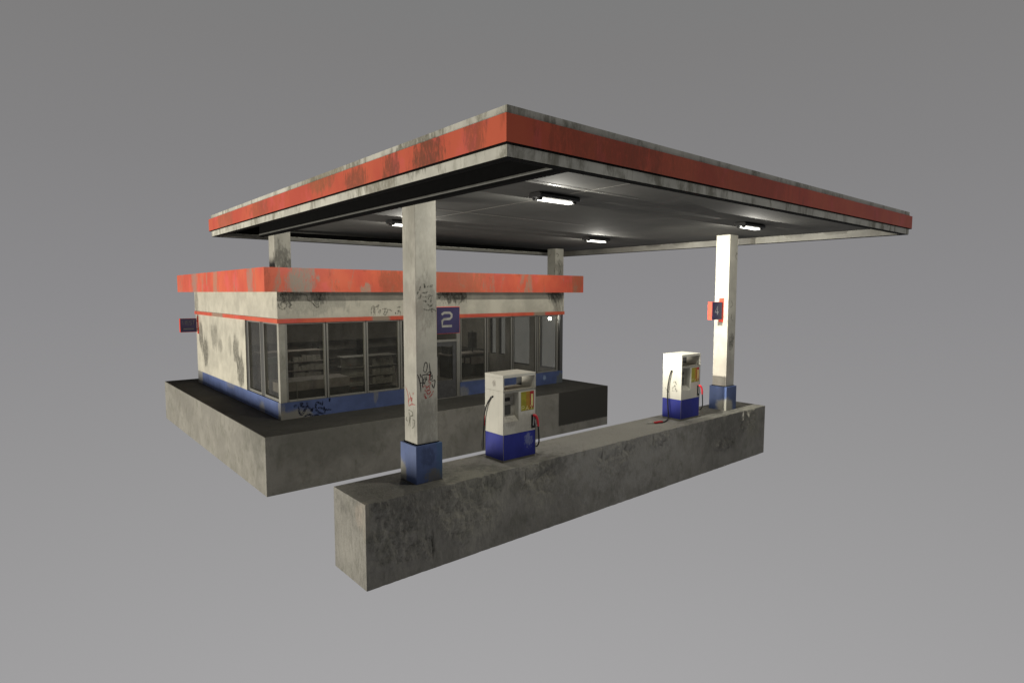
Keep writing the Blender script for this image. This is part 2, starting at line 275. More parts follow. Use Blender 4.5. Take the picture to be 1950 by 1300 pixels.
def ceiling_mat():
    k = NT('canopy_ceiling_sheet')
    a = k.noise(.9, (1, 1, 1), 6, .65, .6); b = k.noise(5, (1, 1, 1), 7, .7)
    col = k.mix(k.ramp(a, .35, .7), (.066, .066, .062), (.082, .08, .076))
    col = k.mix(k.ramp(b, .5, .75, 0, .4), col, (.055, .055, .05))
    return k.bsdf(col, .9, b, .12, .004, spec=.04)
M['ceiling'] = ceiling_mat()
M['seam'] = plain('ceiling_seam_metal', (.15, .145, .13), .4)
M['island'] = concrete_mat('island_concrete', (.275, .265, .235), .8, pits=2.2, spots=[
    sp((-1.143, -.1, -.25), .12, (1, 1, .6), (.42, .36, .3), .5, .8, 9), sp((-1.143, -.28, -.1), .1, (1, 1, .25), (.4, .36, .3), .5, .5, 9), sp((1.2, -.1, 0), .5, (.7, 1, 1), (.1, .105, .085), .6, .4, 3),
    sp((1.0, -.335, -.45), .75, (1, 1, 1.1), (.40, .385, .32), .45, .5, 4, (1, 1, .5)), sp((2.6, -.335, -.3), .5, (1, 1, .8), (.40, .385, .32), .45, .5, 4, (1, 1, .5)), sp((5.4, -.335, -.2), .7, (.6, 1, 1.4), (.32, .31, .26), .4, .5, 4, (1, 1, .5)), sp((11.1, -.335, -.3), .45, (1, 1, .8), (.32, .31, .25), .45, .5, 4, (1, 1, .5)),
    sp((-.2, .3, .0), .9, (1, 1, 1), (.07, .07, .06), .5, .4, 3, (1, 1, 1)), sp((3.2, -.1, .0), .5, (.7, 1, 1), (.09, .09, .08), .5, .5, 4, (1, 1, 1)), sp((9.6, .2, .0), 1., (.7, 1, 1), (.08, .08, .07), .5, .4, 3, (1, 1, 1)), sp((5.6, .3, .0), 1.4, (.5, 1.4, 1), (.38, .37, .34), .6, .6, 4, (1, 2, 1))])
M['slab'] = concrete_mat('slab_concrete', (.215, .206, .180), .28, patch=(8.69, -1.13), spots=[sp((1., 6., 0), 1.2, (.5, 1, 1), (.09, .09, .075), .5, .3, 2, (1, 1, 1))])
k, c_, h_ = concrete('slab_top_painted_shade', (.08, .078, .07)); M['slab_top'] = k.bsdf(c_, .9, h_, .25, .02, spec=.1)  # top concrete darker than the slab: shade put into its colour
M['mullion'] = metal('window_frame_metal', (.27, .265, .235), .38, .55)
M['mullion_dark'] = metal('door_frame_metal', (.10, .10, .095), .45, .5)
M['door'] = plain('door_leaf_paint', (.075, .075, .075), .5)
M['glass'] = glass('shop_glass', (.80, .80, .77))
M['inner'] = plain('shop_interior_plaster', (.30, .285, .25), .8, .2, 1.2)
M['inner_floor'] = plain('shop_floor_tiles', (.16, .15, .135), .45, .25, 2.5)
M['post'] = paint('corner_post_paint', (.34, .33, .28), amt=.6, thr=(.48, .7), gscale=3)
M['roof_top'] = plain('roof_felt', (.05, .05, .048), .9)
M['soffit'] = plain('soffit_paint', (.2, .19, .16), .8)
M['pump_white'] = paint('pump_white_paint', (.53, .515, .445), (.22, .20, .15), amt=.4, thr=(.56, .78), rough=.38, var=.06, bump=.06, gscale=4, spots=[
    sp((2.0, .33, 1.56), .05, (1, 1, .8), (.2, .18, .15), .75, .8, 30, (1, 1, 1)), sp((2.5, .041, .72), .22, (.7, 1, 1), (.30, .28, .23), .55, .4, 8), sp((2.2, .041, .82), .12, (1, 1, 1), (.25, .23, .2), .6, .6, 12)])
M['pump_blue'] = paint('pump_blue_paint', (.024, .032, .25), (.02, .022, .1), amt=.45, rough=.55, var=.12, bump=.05, spots=[sp((2.67, .041, .36), .1, (1, 1, .8), (.22, .25, .36), .6, .9, 14, (1, 1, 1))])
M['pump_edge'] = plain('pump_edge_metal', (.19, .18, .15), .5)
M['rubber'] = plain('black_rubber', (.016, .016, .015), .5, .2, 30)
M['red'] = plain('nozzle_red_plastic', (.55, .03, .04), .4)
M['steel'] = metal('spout_steel', (.4, .4, .38), .3, .9)
M['recess'] = plain('pump_recess_grey', (.30, .285, .24), .55, .3, 14)
M['yellow'] = plain('poster_yellow', (.28, .25, .02), .5, .15)
M['ochre'] = plain('poster_ochre', (.32, .17, .02), .5, .15)
M['pred'] = plain('poster_red', (.33, .015, .02), .5, .15)
M['ppale'] = plain('poster_print', (.62, .58, .22), .5, .1)
M['sign_navy'] = plain('sign_navy', (.040, .034, .085), .35, .2, 3)
M['digit'] = plain('sign_digit_paint', (.30, .29, .26), .5)
M['digit_four'] = plain('sign_pale_digit', (.5, .5, .48), .5)
M['digit_dim'] = plain('sign_dim_print', (.12, .12, .125), .5)
M['housing'] = plain('lamp_housing_black', (.012, .012, .012), .5)
M['tube'] = emit('lamp_tube_glow', (1, .965, .87), 7)
M['bulb'] = emit('shop_bulb_glow', (1, .97, .88), 60)
M['shelf'] = plain('shelf_grey_metal', (.36, .35, .32), .45, .2, 3)
M['shelf_dark'] = plain('shelf_dark_metal', (.05, .05, .045), .5, .2, 3)
M['counter'] = plain('counter_laminate', (.30, .27, .245), .5, .2, 3)
M['counter_dark'] = plain('counter_dark_panel', (.06, .06, .055), .5, .2, 3)
M['carton'] = plain('pale_carton', (.34, .325, .29), .6)
M['teal'] = plain('teal_plastic', (.12, .17, .15), .4)
M['g_black'] = scuffed('black_marker', (.02, .02, .02), .9, (.3, .5))
M['g_red'] = scuffed('red_marker', (.42, .05, .045), .85, (.38, .56))
M['g_green'] = scuffed('faded_green_marker', (.09, .095, .06), .85, (.4, .56))
M['g_faint'] = scuffed('faded_grey_marker', (.10, .10, .08), .8, (.42, .6), 35)
M['g_navy'] = scuffed('navy_spray', (.016, .022, .05), .85, (.36, .58), 25)

# ------------------------------------------------------------------ platforms
C0, C1, E0, E1 = -1.154, 11.926, -3.847, 8.309
K0, K1, K2, K3 = 4.814, 4.946, 5.259, 5.36
IB = -1.421

def rough_slab():
    """long pump island: chipped, spalled long side with real relief"""
    x0, x1, y0, y1 = -1.143, 11.863, -.335, .861
    MB.base = Vector(((x0 + x1) / 2, (y0 + y1) / 2, IB))
    m = MB(); nx, nz = 800, 88
    patches = [(-.6, -.45, .55, .55), (.75, -.55, .75, .55), (1.4, -.2, .5, .3), (2.55, -.35, .65, .42), (5.2, -.22, .8, .3), (6.6, -.2, .7, .22), (10.9, -.3, .55, .35), (9.6, -.8, .5, .2), (-.2, -1.0, .5, .2)]
    vs = []
    for i in range(nx + 1):
        for j in range(nz + 1):
            x = x0 + (x1 - x0) * i / nx; z = IB - IB * j / nz
            a = .22 + .2 * noise.noise((x * 1.3, 2, z * 1.3))
            for px, pz, rx, rz in patches:
                q = ((x - px) / rx) ** 2 + ((z - pz) / rz) ** 2 + noise.fractal((x * 2.6, 3, z * 1.5), .8, 2.1, 4) * 1.1
                a = max(a, min(1, max(0, (1.15 - q) * 1.6)))
            n1 = noise.fractal((x * 4.6, 1.7, z * 3.4), .75, 2.1, 7); n2 = noise.ridged_multi_fractal((x * 6.5 + z * 1.5, 5.1, z * 3.2), .9, 2.1, 5, 1.0, 2.0) - 1.1
            d = a * (-.010 + .050 * n1 + .012 * n2) + .004 * n2
            for cx_, cz_, ln in ((2.24, -.30, .26), (4.52, -.18, .2), (5.35, -.12, .12), (6.35, -.16, .14), (10.95, -.42, .2), (.12, -1.0, .3)):
                w_ = abs(x - cx_ - .03 * noise.noise((z * 6, cx_, 1))) / .022
                if w_ < 1 and abs(z - cz_) < ln: d += .045 * (1 - w_) * (1 - (abs(z - cz_) / ln) ** 2)
            if abs(x - 2.97) < .012 or abs(x - 7.3) < .012: d += .006
            edge = min(1, (x - x0) / .02, (x1 - x) / .02)
            if j == nz or j == 0: d = max(-.006, d) * .8
            vs.append((x, y0 + d * max(0, edge), z - (abs(n2) * .012 * a if j == nz else 0)))
    fs = [(i * (nz + 1) + j, (i + 1) * (nz + 1) + j, (i + 1) * (nz + 1) + j + 1, i * (nz + 1) + j + 1) for i in range(nx) for j in range(nz)]
    m.add(vs, fs)
    # remaining sides share the border vertices of the relief face
    top = [i * (nz + 1) + nz for i in range(nx + 1)]; bot = [i * (nz + 1) for i in range(nx + 1)]
    n = len(m.v)
    m.v += [(vs[i][0], y1, 0) for i in top] + [(vs[i][0], y1, IB) for i in bot]
    bt = list(range(n, n + nx + 1)); bb = list(range(n + nx + 1, n + 2 * nx + 2))
    F = []
    for i in range(nx):
        F += [(top[i], top[i + 1], bt[i + 1], bt[i]), (bot[i + 1], bot[i], bb[i], bb[i + 1]), (bt[i], bt[i + 1], bb[i + 1], bb[i])]
    F += [tuple([j for j in range(nz + 1)] + [bt[0], bb[0]]), tuple([nx * (nz + 1) + j for j in range(nz, -1, -1)] + [bb[-1], bt[-1]])]
    m.f += F; m.sm += [False] * len(F)
    o = m.build('pavement', M['island'])
    return tag(o, 'long narrow chipped concrete island under both fuel pumps', 'pavement', kind='structure')
rough_slab()
MB.base = Vector((5, 11, IB))
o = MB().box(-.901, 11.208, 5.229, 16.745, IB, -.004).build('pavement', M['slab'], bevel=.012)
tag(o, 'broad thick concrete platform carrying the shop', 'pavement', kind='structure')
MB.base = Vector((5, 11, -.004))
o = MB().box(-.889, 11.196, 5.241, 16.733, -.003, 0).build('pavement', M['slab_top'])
tag(o, 'walking surface on top of the shop platform, painted dark for shade', 'pavement', kind='structure')

# ------------------------------------------------------------------ canopy with its four columns
cano = thing('canopy', (5.39, 2.2, 0), 'huge flat canopy with orange band and grimy white trim on four square columns', 'canopy')
def ring(name, x0, x1, y0, y1, z0, z1, t, mat, parent, bevel=0):
    m = MB()
    m.box(x0, x1, y0, y0 + t, z0, z1); m.box(x0, x1, y1 - t, y1, z0, z1)
    m.box(x0, x0 + t, y0 + t, y1 - t, z0, z1); m.box(x1 - t, x1, y0 + t, y1 - t, z0, z1)
    return m.build(name, mat, parent, bevel=bevel)
o = ring('upper_trim', C0 + .03, C1 - .03, E0 + .03, E1 - .03, K2, K3, .2, M['trim'], cano); tag(o, 'grimy cream upper trim')
o = ring('fascia_band', C0 - .02, C1 + .02, E0 - .02, E1 + .02, K1 + .012, K2 - .001, .08, M['orange_canopy'], cano); tag(o, 'faded orange band')
ring('gap_shade_strip', C0 - .019, C1 + .019, E0 - .019, E1 + .019, K1 + .001, K1 + .0115, .1, M['black'], cano)  # black strip paints in the shade line under the orange band
o = ring('lower_trim', C0 + .03, C1 - .03, E0 + .03, E1 - .03, K0 + .004, K1 - .001, .05, M['trim'], cano); tag(o, 'stained cream lower trim')
ring('bottom_shade_strip', C0 + .035, C1 - .035, E0 + .035, E1 - .035, K0 - .006, K0 + .003, .12, M['black'], cano)
# inner return of the fascia and its shade sheet, seen from below on the far sides
ring('fascia_shade_sheet', C0 + .10, C1 - .10, E0 + .10, E1 - .10, 4.93, 5.299, .03, M['black'], cano)  # black ring painting in the dark of the canopy void
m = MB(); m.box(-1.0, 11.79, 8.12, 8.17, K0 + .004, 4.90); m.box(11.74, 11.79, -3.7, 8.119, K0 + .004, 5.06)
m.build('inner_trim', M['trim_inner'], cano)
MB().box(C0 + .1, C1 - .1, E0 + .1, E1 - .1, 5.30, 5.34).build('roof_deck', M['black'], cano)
# soffit: open bay at the left, its shade painted black; sheet ceiling over the rest
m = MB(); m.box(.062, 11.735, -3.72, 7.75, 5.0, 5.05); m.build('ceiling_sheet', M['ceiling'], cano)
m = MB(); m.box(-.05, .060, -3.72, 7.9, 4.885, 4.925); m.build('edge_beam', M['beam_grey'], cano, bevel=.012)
m = MB(); m.box(-.045, .058, -3.72, 7.9, 4.84, 4.884); m.box(-.03, .06, -3.72, 7.9, 4.926, 5.29); m.build('beam_shade_strip', M['black'], cano)  # black boxes paint the shade under and behind the beam
MB().box(-1.0, -.13, -3.72, 8.1, 5.12, 5.15).build('open_bay_shade_sheet', M['black'], cano)
MB().box(-.56, -.54, -3.7, 8.1, 5.085, 5.118).build('bay_rail', M['trim_inner'], cano)
m = MB()
m.box(1.935, 1.945, -3.3, 3.2, 4.994, 4.9995)
for y, xe in ((-2.22, 3.2), (1.2, 5.5)): m.box(.3, xe, y - .005, y + .005, 4.990, 4.9935)
m.build('ceiling_seams', M['seam'], cano)

DX, DY, S0, S1, BW = 10.226, 6.998, .066, .493, .545
def column(cx, cy, zb, based, lab):
    c = MB().box(cx + S0, cx + S1, cy + S0, cy + S1, zb, 4.999).build('column', M['column'], cano, bevel=.006)
    c['label'] = lab
    if based:
        b = MB().box(cx, cx + BW, cy, cy + BW, 0, .679).build('column_base', M['blue_base'], c, bevel=.006)
        MB().box(cx + S0 - .02, cx + S1 + .02, cy + S0 - .02, cy + S1 + .02, .6795, .690).build('gap_shade_strip', M['black'], c)
    return c
c1 = column(0, 0, .690, True, 'near white column tagged with black and red graffiti, blue foot')
c2 = column(DX, 0, .690, True, 'brightly lit white column at the far end of the pump island')
c3 = column(0, DY, 3.95, False, 'short stained column rising from the left corner of the shop roof')
c4 = column(DX, DY, 3.95, False, 'short cracked column rising from the right corner of the shop roof')
graffiti('crown', 'graffiti', 1, S0 - .002, -1, .0095, M['g_black'], c1, )
graffiti('crown_red', 'graffiti', 1, S0 - .0045, -1, .011, M['g_red'], c1)
graffiti('side_red', 'graffiti', 0, S0 - .002, -1, .012, M['g_red'], c1)
graffiti('side_dark', 'graffiti', 0, S0 - .002, -1, .012, M['g_green'], c1)
graffiti('smear', 'graffiti', 1, S0 - .002, -1, .016, M['g_faint'], c1)
graffiti('far', 'graffiti', 1, S0 - .002, -1, .018, M['g_faint'], c2)
graffiti('back', 'graffiti', 0, DX + S0 - .002, -1, .010, M['g_faint'], c4, (DY + S0 + .01, DY + S1 - .01))
graffiti('back2', 'graffiti', 1, DY + S0 - .002, -1, .022, M['g_faint'], c4)

# ------------------------------------------------------------------ canopy lamps
LMP = [(1.82, -1.55, 'nearest and largest-looking canopy lamp, in front of the tagged column'), (1.82, 3.3, 'canopy lamp half hidden behind the tagged near column'),
       (8.2, 3.2, 'far canopy lamp above the right end of the shop roof'), (8.2, -1.62, 'canopy lamp just above the brightly lit far column')]
lx, ly, ll = LMP[0]
lamp = thing('ceiling_light', (lx, ly, 5.0), ll, 'ceiling light', 'lamps under the canopy')
m = MB(); m.prism([(-.12, .006), (-.15, -.03), (-.14, -.078), (.14, -.078), (.15, -.03), (.12, .006)], 0, -.47, .47)
m.v = [(x + lx, y + ly, z + 4.988) for x, y, z in m.v]
for s in (-1, 1):
    m.box(lx + s * .40 - .035, lx + s * .40 + .035, ly - .09, ly - .03, 4.87, 4.915); m.box(lx + s * .40 - .035, lx + s * .40 + .035, ly + .03, ly + .09, 4.87, 4.915)
m.build('housing', M['housing'], lamp, bevel=.008)
m = MB()
for dy in (-.035, .035): m.tube([(lx - .365, ly + dy, 4.889), (lx, ly + dy, 4.889), (lx + .365, ly + dy, 4.889)], .018, 10)
m.build('tube', M['tube'], lamp)
for x, y, l in LMP[1:]: copy_thing(lamp, (x, y, 5.0), l)
for x, y, l in LMP:
    pl = bpy.data.lights.new('tube_light', 'POINT'); pl.energy = 215; pl.color = (1, .965, .87); pl.shadow_soft_size = 0.0
    po = bpy.data.objects.new('tube_light', pl); COL.objects.link(po); po.location = (x, y, 4.862)

# ------------------------------------------------------------------ shop
X0, X1, Y0, Y1 = .045, 10.53, 6.881, 15.74
ZP, ZW0, ZW1 = .448, .50, 2.555
shop = thing('shop_building', ((X0 + X1) / 2, (Y0 + Y1) / 2, 0), 'low white fuel station shop with orange roof edge and blue plinth', 'shop')
T = .14
m = MB()
m.box(X0, 4.62, Y0, Y0 + T, 0, ZP); m.box(5.82, X1, Y0, Y0 + T, 0, ZP)
m.box(X0, X0 + T, Y0 + T, Y1, 0, ZP); m.box(X1 - T, X1, Y0 + T, Y1, 0, ZP); m.box(X0 + T, X1 - T, Y1 - T, Y1, 0, ZP)
o = m.build('plinth', M['plinth'], shop); o['label'] = 'blue painted plinth with bare patches'
for st, mt, w in (('plinth', 'g_navy', .034),): graffiti(st, 'graffiti', 1, Y0 - .002, -1, w, M[mt], o)
m = MB()   # masonry: solid left part, back wall, right wall piers, top band
m.box(X0, X0 + T, 9.75, Y1, ZP + .001, ZW1 + .06); m.box(X0 + T, X1 - T, Y1 - T, Y1, ZP + .001, ZW1 + .06)
XR = X1 - T
for ya, yb in ((6.90, 7.06), (8.02, 8.58), (9.68, 10.08), (10.52, 10.70), (11.12, 15.74)): m.box(XR, X1, ya, yb, ZP + .001, ZW1 + .06)
m.box(XR, X1, 10.08, 10.52, ZP + .001, .78); m.box(XR, X1, 10.70, 11.12, ZP + .001, .78)
m.box(X0 - .02, X1 + .02, Y0 - .02, Y0 + T, ZW1 + .115, 3.38); m.box(X0 - .02, X0 + T, Y0 + T, Y1 + .02, ZW1 + .115, 3.38)
m.box(X1 - T, X1 + .02, Y0 + T, Y1 + .02, ZW1 + .115, 3.38); m.box(X0 + T, X1 - T, Y1 - T, Y1 + .02, ZW1 + .115, 3.38)
wall = m.build('wall', M['wall'], shop)
graffiti('upper', 'graffiti', 1, Y0 - .022, -1, .022, M['g_faint'], wall)
m = MB()
m.box(X0 - .04, X1 + .04, Y0 - .04, Y0 - .021, ZW1, 2.67); m.box(X0 - .04, X0 - .021, Y0 - .021, Y1 + .02, ZW1, 2.67); m.box(X1 + .021, X1 + .04, Y0 - .021, Y1 + .02, ZW1, 2.67)
m.box(X0 - .02, X1 + .02, Y0 - .0205, Y0 + T, ZW1, 2.669); m.box(X0 - .0205, X0 + T, Y0 + T, Y1 + .02, ZW1 + .001, 2.6695)
o = m.build('orange_strip', M['orange_strip'], shop); o['label'] = 'thin orange strip above the windows'
# roof
m = MB(); m.box(-.41, 11.03, 6.39, 16.15, 3.44, 3.93); roof = m.build('roof', M['roof_top'], shop)
m = MB(); m.box(-.43, 11.05, 6.38, 16.17, 3.384, 3.439); m.build('soffit', M['soffit'], roof)
o = ring('roof_fascia', -.44, 11.06, 6.36, 16.18, 3.372, 3.985, .018, M['orange_roof'], roof); o['label'] = 'orange roof edge with worn grey patches'
# interior lining
m = MB()
m.box(X0 + T + .003, X0 + T + .02, 9.76, Y1 - T - .01, .06, 2.75); m.box(X0 + T + .021, X1 - T - .021, Y1 - T - .02, Y1 - T - .003, .06, 2.75)
for ya, yb in ((8.02, 8.58), (9.68, 10.08), (10.52, 10.70), (11.12, 15.58)): m.box(XR - .02, XR - .003, ya + .002, yb - .002, .06, 2.75)
m.box(XR - .02, XR - .003, 10.082, 10.518, .06, .775); m.box(XR - .02, XR - .003, 10.702, 11.118, .06, .775)
m.box(XR - .02, XR - .003, 7.03, 8.018, .06, ZP + .04); m.box(XR - .02, XR - .003, 8.582, 9.678, .06, ZP + .04)
m.box(X0 + T, X1 - T, Y0 + T + .003, Y1 - T, 2.76, 2.80)
m.build('interior_lining', M['inner'], shop)
MB().box(X0 + T, X1 - T, Y0 + .05, Y1 - T, .02, .05).build('interior_floor', M['inner_floor'], shop)
# corner post
m = MB(); m.box(X0 + .004, .215, Y0 + .004, 7.02, ZP + .001, ZW1 - .001); o = m.build('corner_post', M['post'], shop, bevel=.006)
MB().box(10.385, X1 - .004, Y0 + .004, 7.0, ZP + .001, ZW1 - .001).build('corner_post', M['mullion_dark'], shop)
MB().box(X0 + .03, X0 + .12, 9.60, 9.748, ZP + .001, ZW1 - .001).build('window_jamb', M['mullion_dark'], shop)

def window_front(x0, x1, z0=ZW0, z1=ZW1 - .001, fl=.055, fr=.055, y=Y0 + .03, label=None):
    m = MB(); d = .075
    m.box(x0 - fl, x0, y, y + d, ZP + .001, z1); m.box(x1, x1 + fr, y, y + d, ZP + .001, z1)
    m.box(x0, x1, y - .015, y + d, ZP + .001, z0); m.box(x0, x1, y + .004, y + d, z1 - .045, z1)
    w = m.build('window', M['mullion'], shop, bevel=.006)
    MB().box(x0, x1, y + .035, y + .043, z0, z1 - .045).build('pane', M['glass'], w)
    return w
for x0, x1 in ((.275, 1.272), (1.402, 2.472), (2.598, 3.575), (3.71, 4.56)): window_front(x0, x1)
for x0, x1 in ((5.90, 6.862), (6.998, 8.008), (8.122, 9.158), (9.282, 10.24)): window_front(x0, x1, fl=.03, fr=.05)
def window_side(x, y0, y1, z0, d=.08, glassx=.04, fw=.05, mull=None):
    m = MB(); z1 = ZW1 - .001
    m.box(x, x + d, y0 - fw, y0, ZP + .001 if z0 < .6 else z0, z1); m.box(x, x + d, y1, y1 + fw, ZP + .001 if z0 < .6 else z0, z1)
    m.box(x, x + d, y0, y1, (ZP + .001 if z0 < .6 else z0), z0 + .03); m.box(x, x + d, y0, y1, z1 - .045, z1)
    w = m.build('window', mull or M['mullion'], shop)
    MB().box(x + glassx, x + glassx + .008, y0, y1, z0 + .03, z1 - .045).build('pane', M['glass'], w)
window_side(X0 + .03, 7.075, 8.16, ZW0); window_side(X0 + .03, 8.50, 9.548, ZW0)
MB().box(X0 + .035, X0 + .12, 8.211, 8.449, ZP + .001, ZW1 - .001).build('window_post', M['mullion_dark'], shop)
for ya, yb, z0 in ((7.061, 8.019, .50), (8.581, 9.679, .50), (10.081, 10.519, .785), (10.701, 11.119, .785)): window_side(XR + .03, ya + .04, yb - .04, z0, fw=.038, mull=M['mullion_dark'])
# door
m = MB(); y = Y0 + .02
m.box(5.70, 5.84, y, y + .10, .0, ZW1 - .001); m.box(4.62, 4.70, y, y + .10, 0, ZW1 - .001); m.box(4.70, 5.70, y, y + .09, 1.80, 1.87); m.box(4.70, 5.70, y, y + .09, ZW1 - .04, ZW1 - .001)
df = m.build('door_frame', M['mullion'], shop)
MB().box(4.70, 5.70, y + .04, y + .048, 1.87, ZW1 - .04).build('pane', M['glass'], df)
m = MB(); ya, yb = y + .025, y + .075
m.box(4.705, 5.695, ya, yb, .012, .56); m.box(4.705, 4.83, ya, yb, .56, 1.795); m.box(5.56, 5.695, ya, yb, .56, 1.795); m.box(4.83, 5.56, ya, yb, 1.66, 1.795)
door = m.build('door', M['door'], shop, bevel=.004)
MB().box(4.83, 5.56, ya + .02, ya + .028, .56, 1.66).build('pane', M['glass'], door)
m = MB(); m.tube([(4.93, ya - .05, .75), (4.93, ya - .05, 1.0), (4.93, ya - .05, 1.35)], .014); m.tube([(4.93, ya, .8), (4.93, ya - .05, .8)], .01); m.tube([(4.93, ya, 1.3), (4.93, ya - .05, 1.3)], .01)
m.build('handle', M['steel'], door)
MB().box(4.6, 5.85, 6.80, Y0 - .002, .003, .02).build('door_sill', M['trim_inner'], shop)

# ------------------------------------------------------------------ inside the shop
b = thing('wall_light', (10.2, 7.25, 2.60), 'small glowing lamp inside the shop window at its right corner', 'wall light')
m = MB()
pts = [(10.2 + .06 * math.sin(a) * math.cos(t), 7.25 + .06 * math.sin(a) * math.sin(t), 2.40 + .06 * math.cos(a)) for a in [math.pi * i / 8 for i in range(9)] for t in [2 * math.pi * j / 12 for j in range(12)]]
m.add(pts, [(i * 12 + j, i * 12 + (j + 1) % 12, (i + 1) * 12 + (j + 1) % 12, (i + 1) * 12 + j) for i in range(8) for j in range(12)], True); m.build('bulb', M['bulb'], b)
MB().tube([(10.2, 7.25, 2.476), (10.2, 7.25, 2.755)], .02).build('stem', M['housing'], b)

def shelf_wall(x, lab):
    r = thing('wall_shelf', (x, 15.3, .05), lab, 'shelf', 'shelving along the back wall of the shop')
    MB().box(x - .95, x + .95, 15.50, 15.56, .05, 1.34).build('back_panel', M['inner'], r)
    for z in (.22, .55, .93, 1.32): MB().box(x - .94, x + .94, 15.05, 15.49, z - .03, z).build('shelf', M['shelf_dark'], r)
    MB().box(x - .96, x - .94, 15.02, 15.5, .05, 1.33).build('side_panel', M['shelf_dark'], r); MB().box(x + .94, x + .96, 15.02, 15.5, .05, 1.33).build('side_panel', M['shelf_dark'], r); return r
r0 = shelf_wall(1.4, 'dark back wall shelving farthest left in the shop')
copy_thing(r0, (3.4, 15.3, .05), 'dark back wall shelving, second from the left, behind the front windows')
copy_thing(r0, (5.4, 15.3, .05), 'dark back wall shelving, third from the left, above the grey display rack')
copy_thing(r0, (7.4, 15.3, .05), 'dark back wall shelving nearest the shop counter')

def rack(x, y, w, lab, h=1.25, mat='shelf'):
    r = thing('display_rack', (x, y, .05), lab, 'display rack')
    MB().box(x - w / 2, x + w / 2, y - .03, y + .03, .05, h).build('back_panel', M[mat], r)
    for z in (.33, .62, .93, h + .012): MB().box(x - w / 2 - .02, x + w / 2 + .02, y - .30, y + .30, z - .022, z).build('shelf', M[mat], r)
    m = MB(); m.box(x - w / 2, x + w / 2, y - .31, y + .31, .051, .17); m.build('base', M['shelf_dark'], r)
    for z in (.33, .62, .93):
        random.seed(int(z * 100 + x * 10)); xx = x + .05
        g = MB()
        while xx < x + w / 2 - .1:
            ww = random.uniform(.1, .2); g.box(xx, xx + ww - .01, y - .27, y - .06, z + .002, z + random.uniform(.14, .24)); xx += ww
        g.build('packets', M['carton'], r)
    return r
rack(3.85, 9.5, 1.85, 'low grey display rack with packets, seen through the front windows')
rack(2.2, 12.2, 2.2, 'darker display rack deeper in the shop on the left', 1.3, 'counter')
r = thing('display_counter', (1.35, 8.1, .05), 'low brownish counter just inside the left front window', 'counter')
MB().box(.30, 2.35, 7.72, 8.5, .05, .60).build('body', M['counter_dark'], r); MB().box(.27, 2.38, 7.69, 8.53, .602, .87).build('top', M['counter'], r)
MB().box(.775, .79, 7.68, 7.689, .05, .87).build('joint_strip', M['shelf'], r)
r = thing('teal_crate', (.62, 9.3, .05), 'small teal plastic box on a stand behind the side window', 'box')
MB().box(.45, .8, 9.15, 9.45, 1.25, 1.42).build('box', M['teal'], r, bevel=.01); MB().box(.5, .75, 9.2, 9.4, .05, 1.249).build('stand', M['shelf_dark'], r)
r = thing('shop_counter', (8.7, 10.4, .05), 'dark cashier counter behind the right front windows', 'counter')
MB().box(7.6, 9.55, 10.15, 10.8, .05, .93).build('body', M['counter_dark'], r); MB().box(7.55, 9.6, 10.05, 10.85, .932, .98).build('top', M['counter'], r)
MB().box(7.62, 8.05, 10.2, 10.7, .982, 1.28).build('till', M['shelf_dark'], r, bevel=.02)
m = MB(); m.box(8.12, 8.30, 10.12, 10.149, .62, .80); o = tag(m.build('sticker', M['carton'], r), None)
MB().box(8.37, 8.57, 10.12, 10.149, .58, .80).build('sticker', M['carton'], r)
MB().box(8.66, 9.3, 10.12, 10.149, .52, .82).build('front_panel', M['counter'], r)
r = thing('rotating_rack', (8.95, 10.45, .98), 'dark spiky card rack standing on the cashier counter', 'card rack')
m = MB(); m.tube([(8.95, 10.45, .982), (8.95, 10.45, 1.85)], .03); m.build('pole', M['shelf_dark'], r)
MB().box(8.82, 9.08, 10.33, 10.57, 1.15, 1.78).build('card_holder', M['shelf_dark'], r)
m = MB()
for i in range(12):
    a = i * 2.4; z = 1.2 + .05 * i
    m.add([(8.95, 10.45, z), (8.95 + .33 * math.cos(a), 10.45 + .33 * math.sin(a), z + .09), (8.95 + .1 * math.cos(a + .5), 10.45 + .1 * math.sin(a + .5), z + .02)], [(0, 1, 2)])
    m.box(8.95 + .2 * math.cos(a) - .03, 8.95 + .2 * math.cos(a) + .03, 10.45 + .2 * math.sin(a) - .03, 10.45 + .2 * math.sin(a) + .03, z, z + .012)
m.build('hooks', M['shelf_dark'], r, fix=False)
r = thing('floor_cabinet', (9.9, 12.2, .05), 'low dark cabinet against the right wall inside the shop', 'cabinet')
MB().box(9.65, 10.33, 11.3, 13.6, .05, .9).build('body', M['counter_dark'], r); MB().box(9.6, 10.34, 11.25, 13.65, .902, .94).build('top', M['shelf_dark'], r)

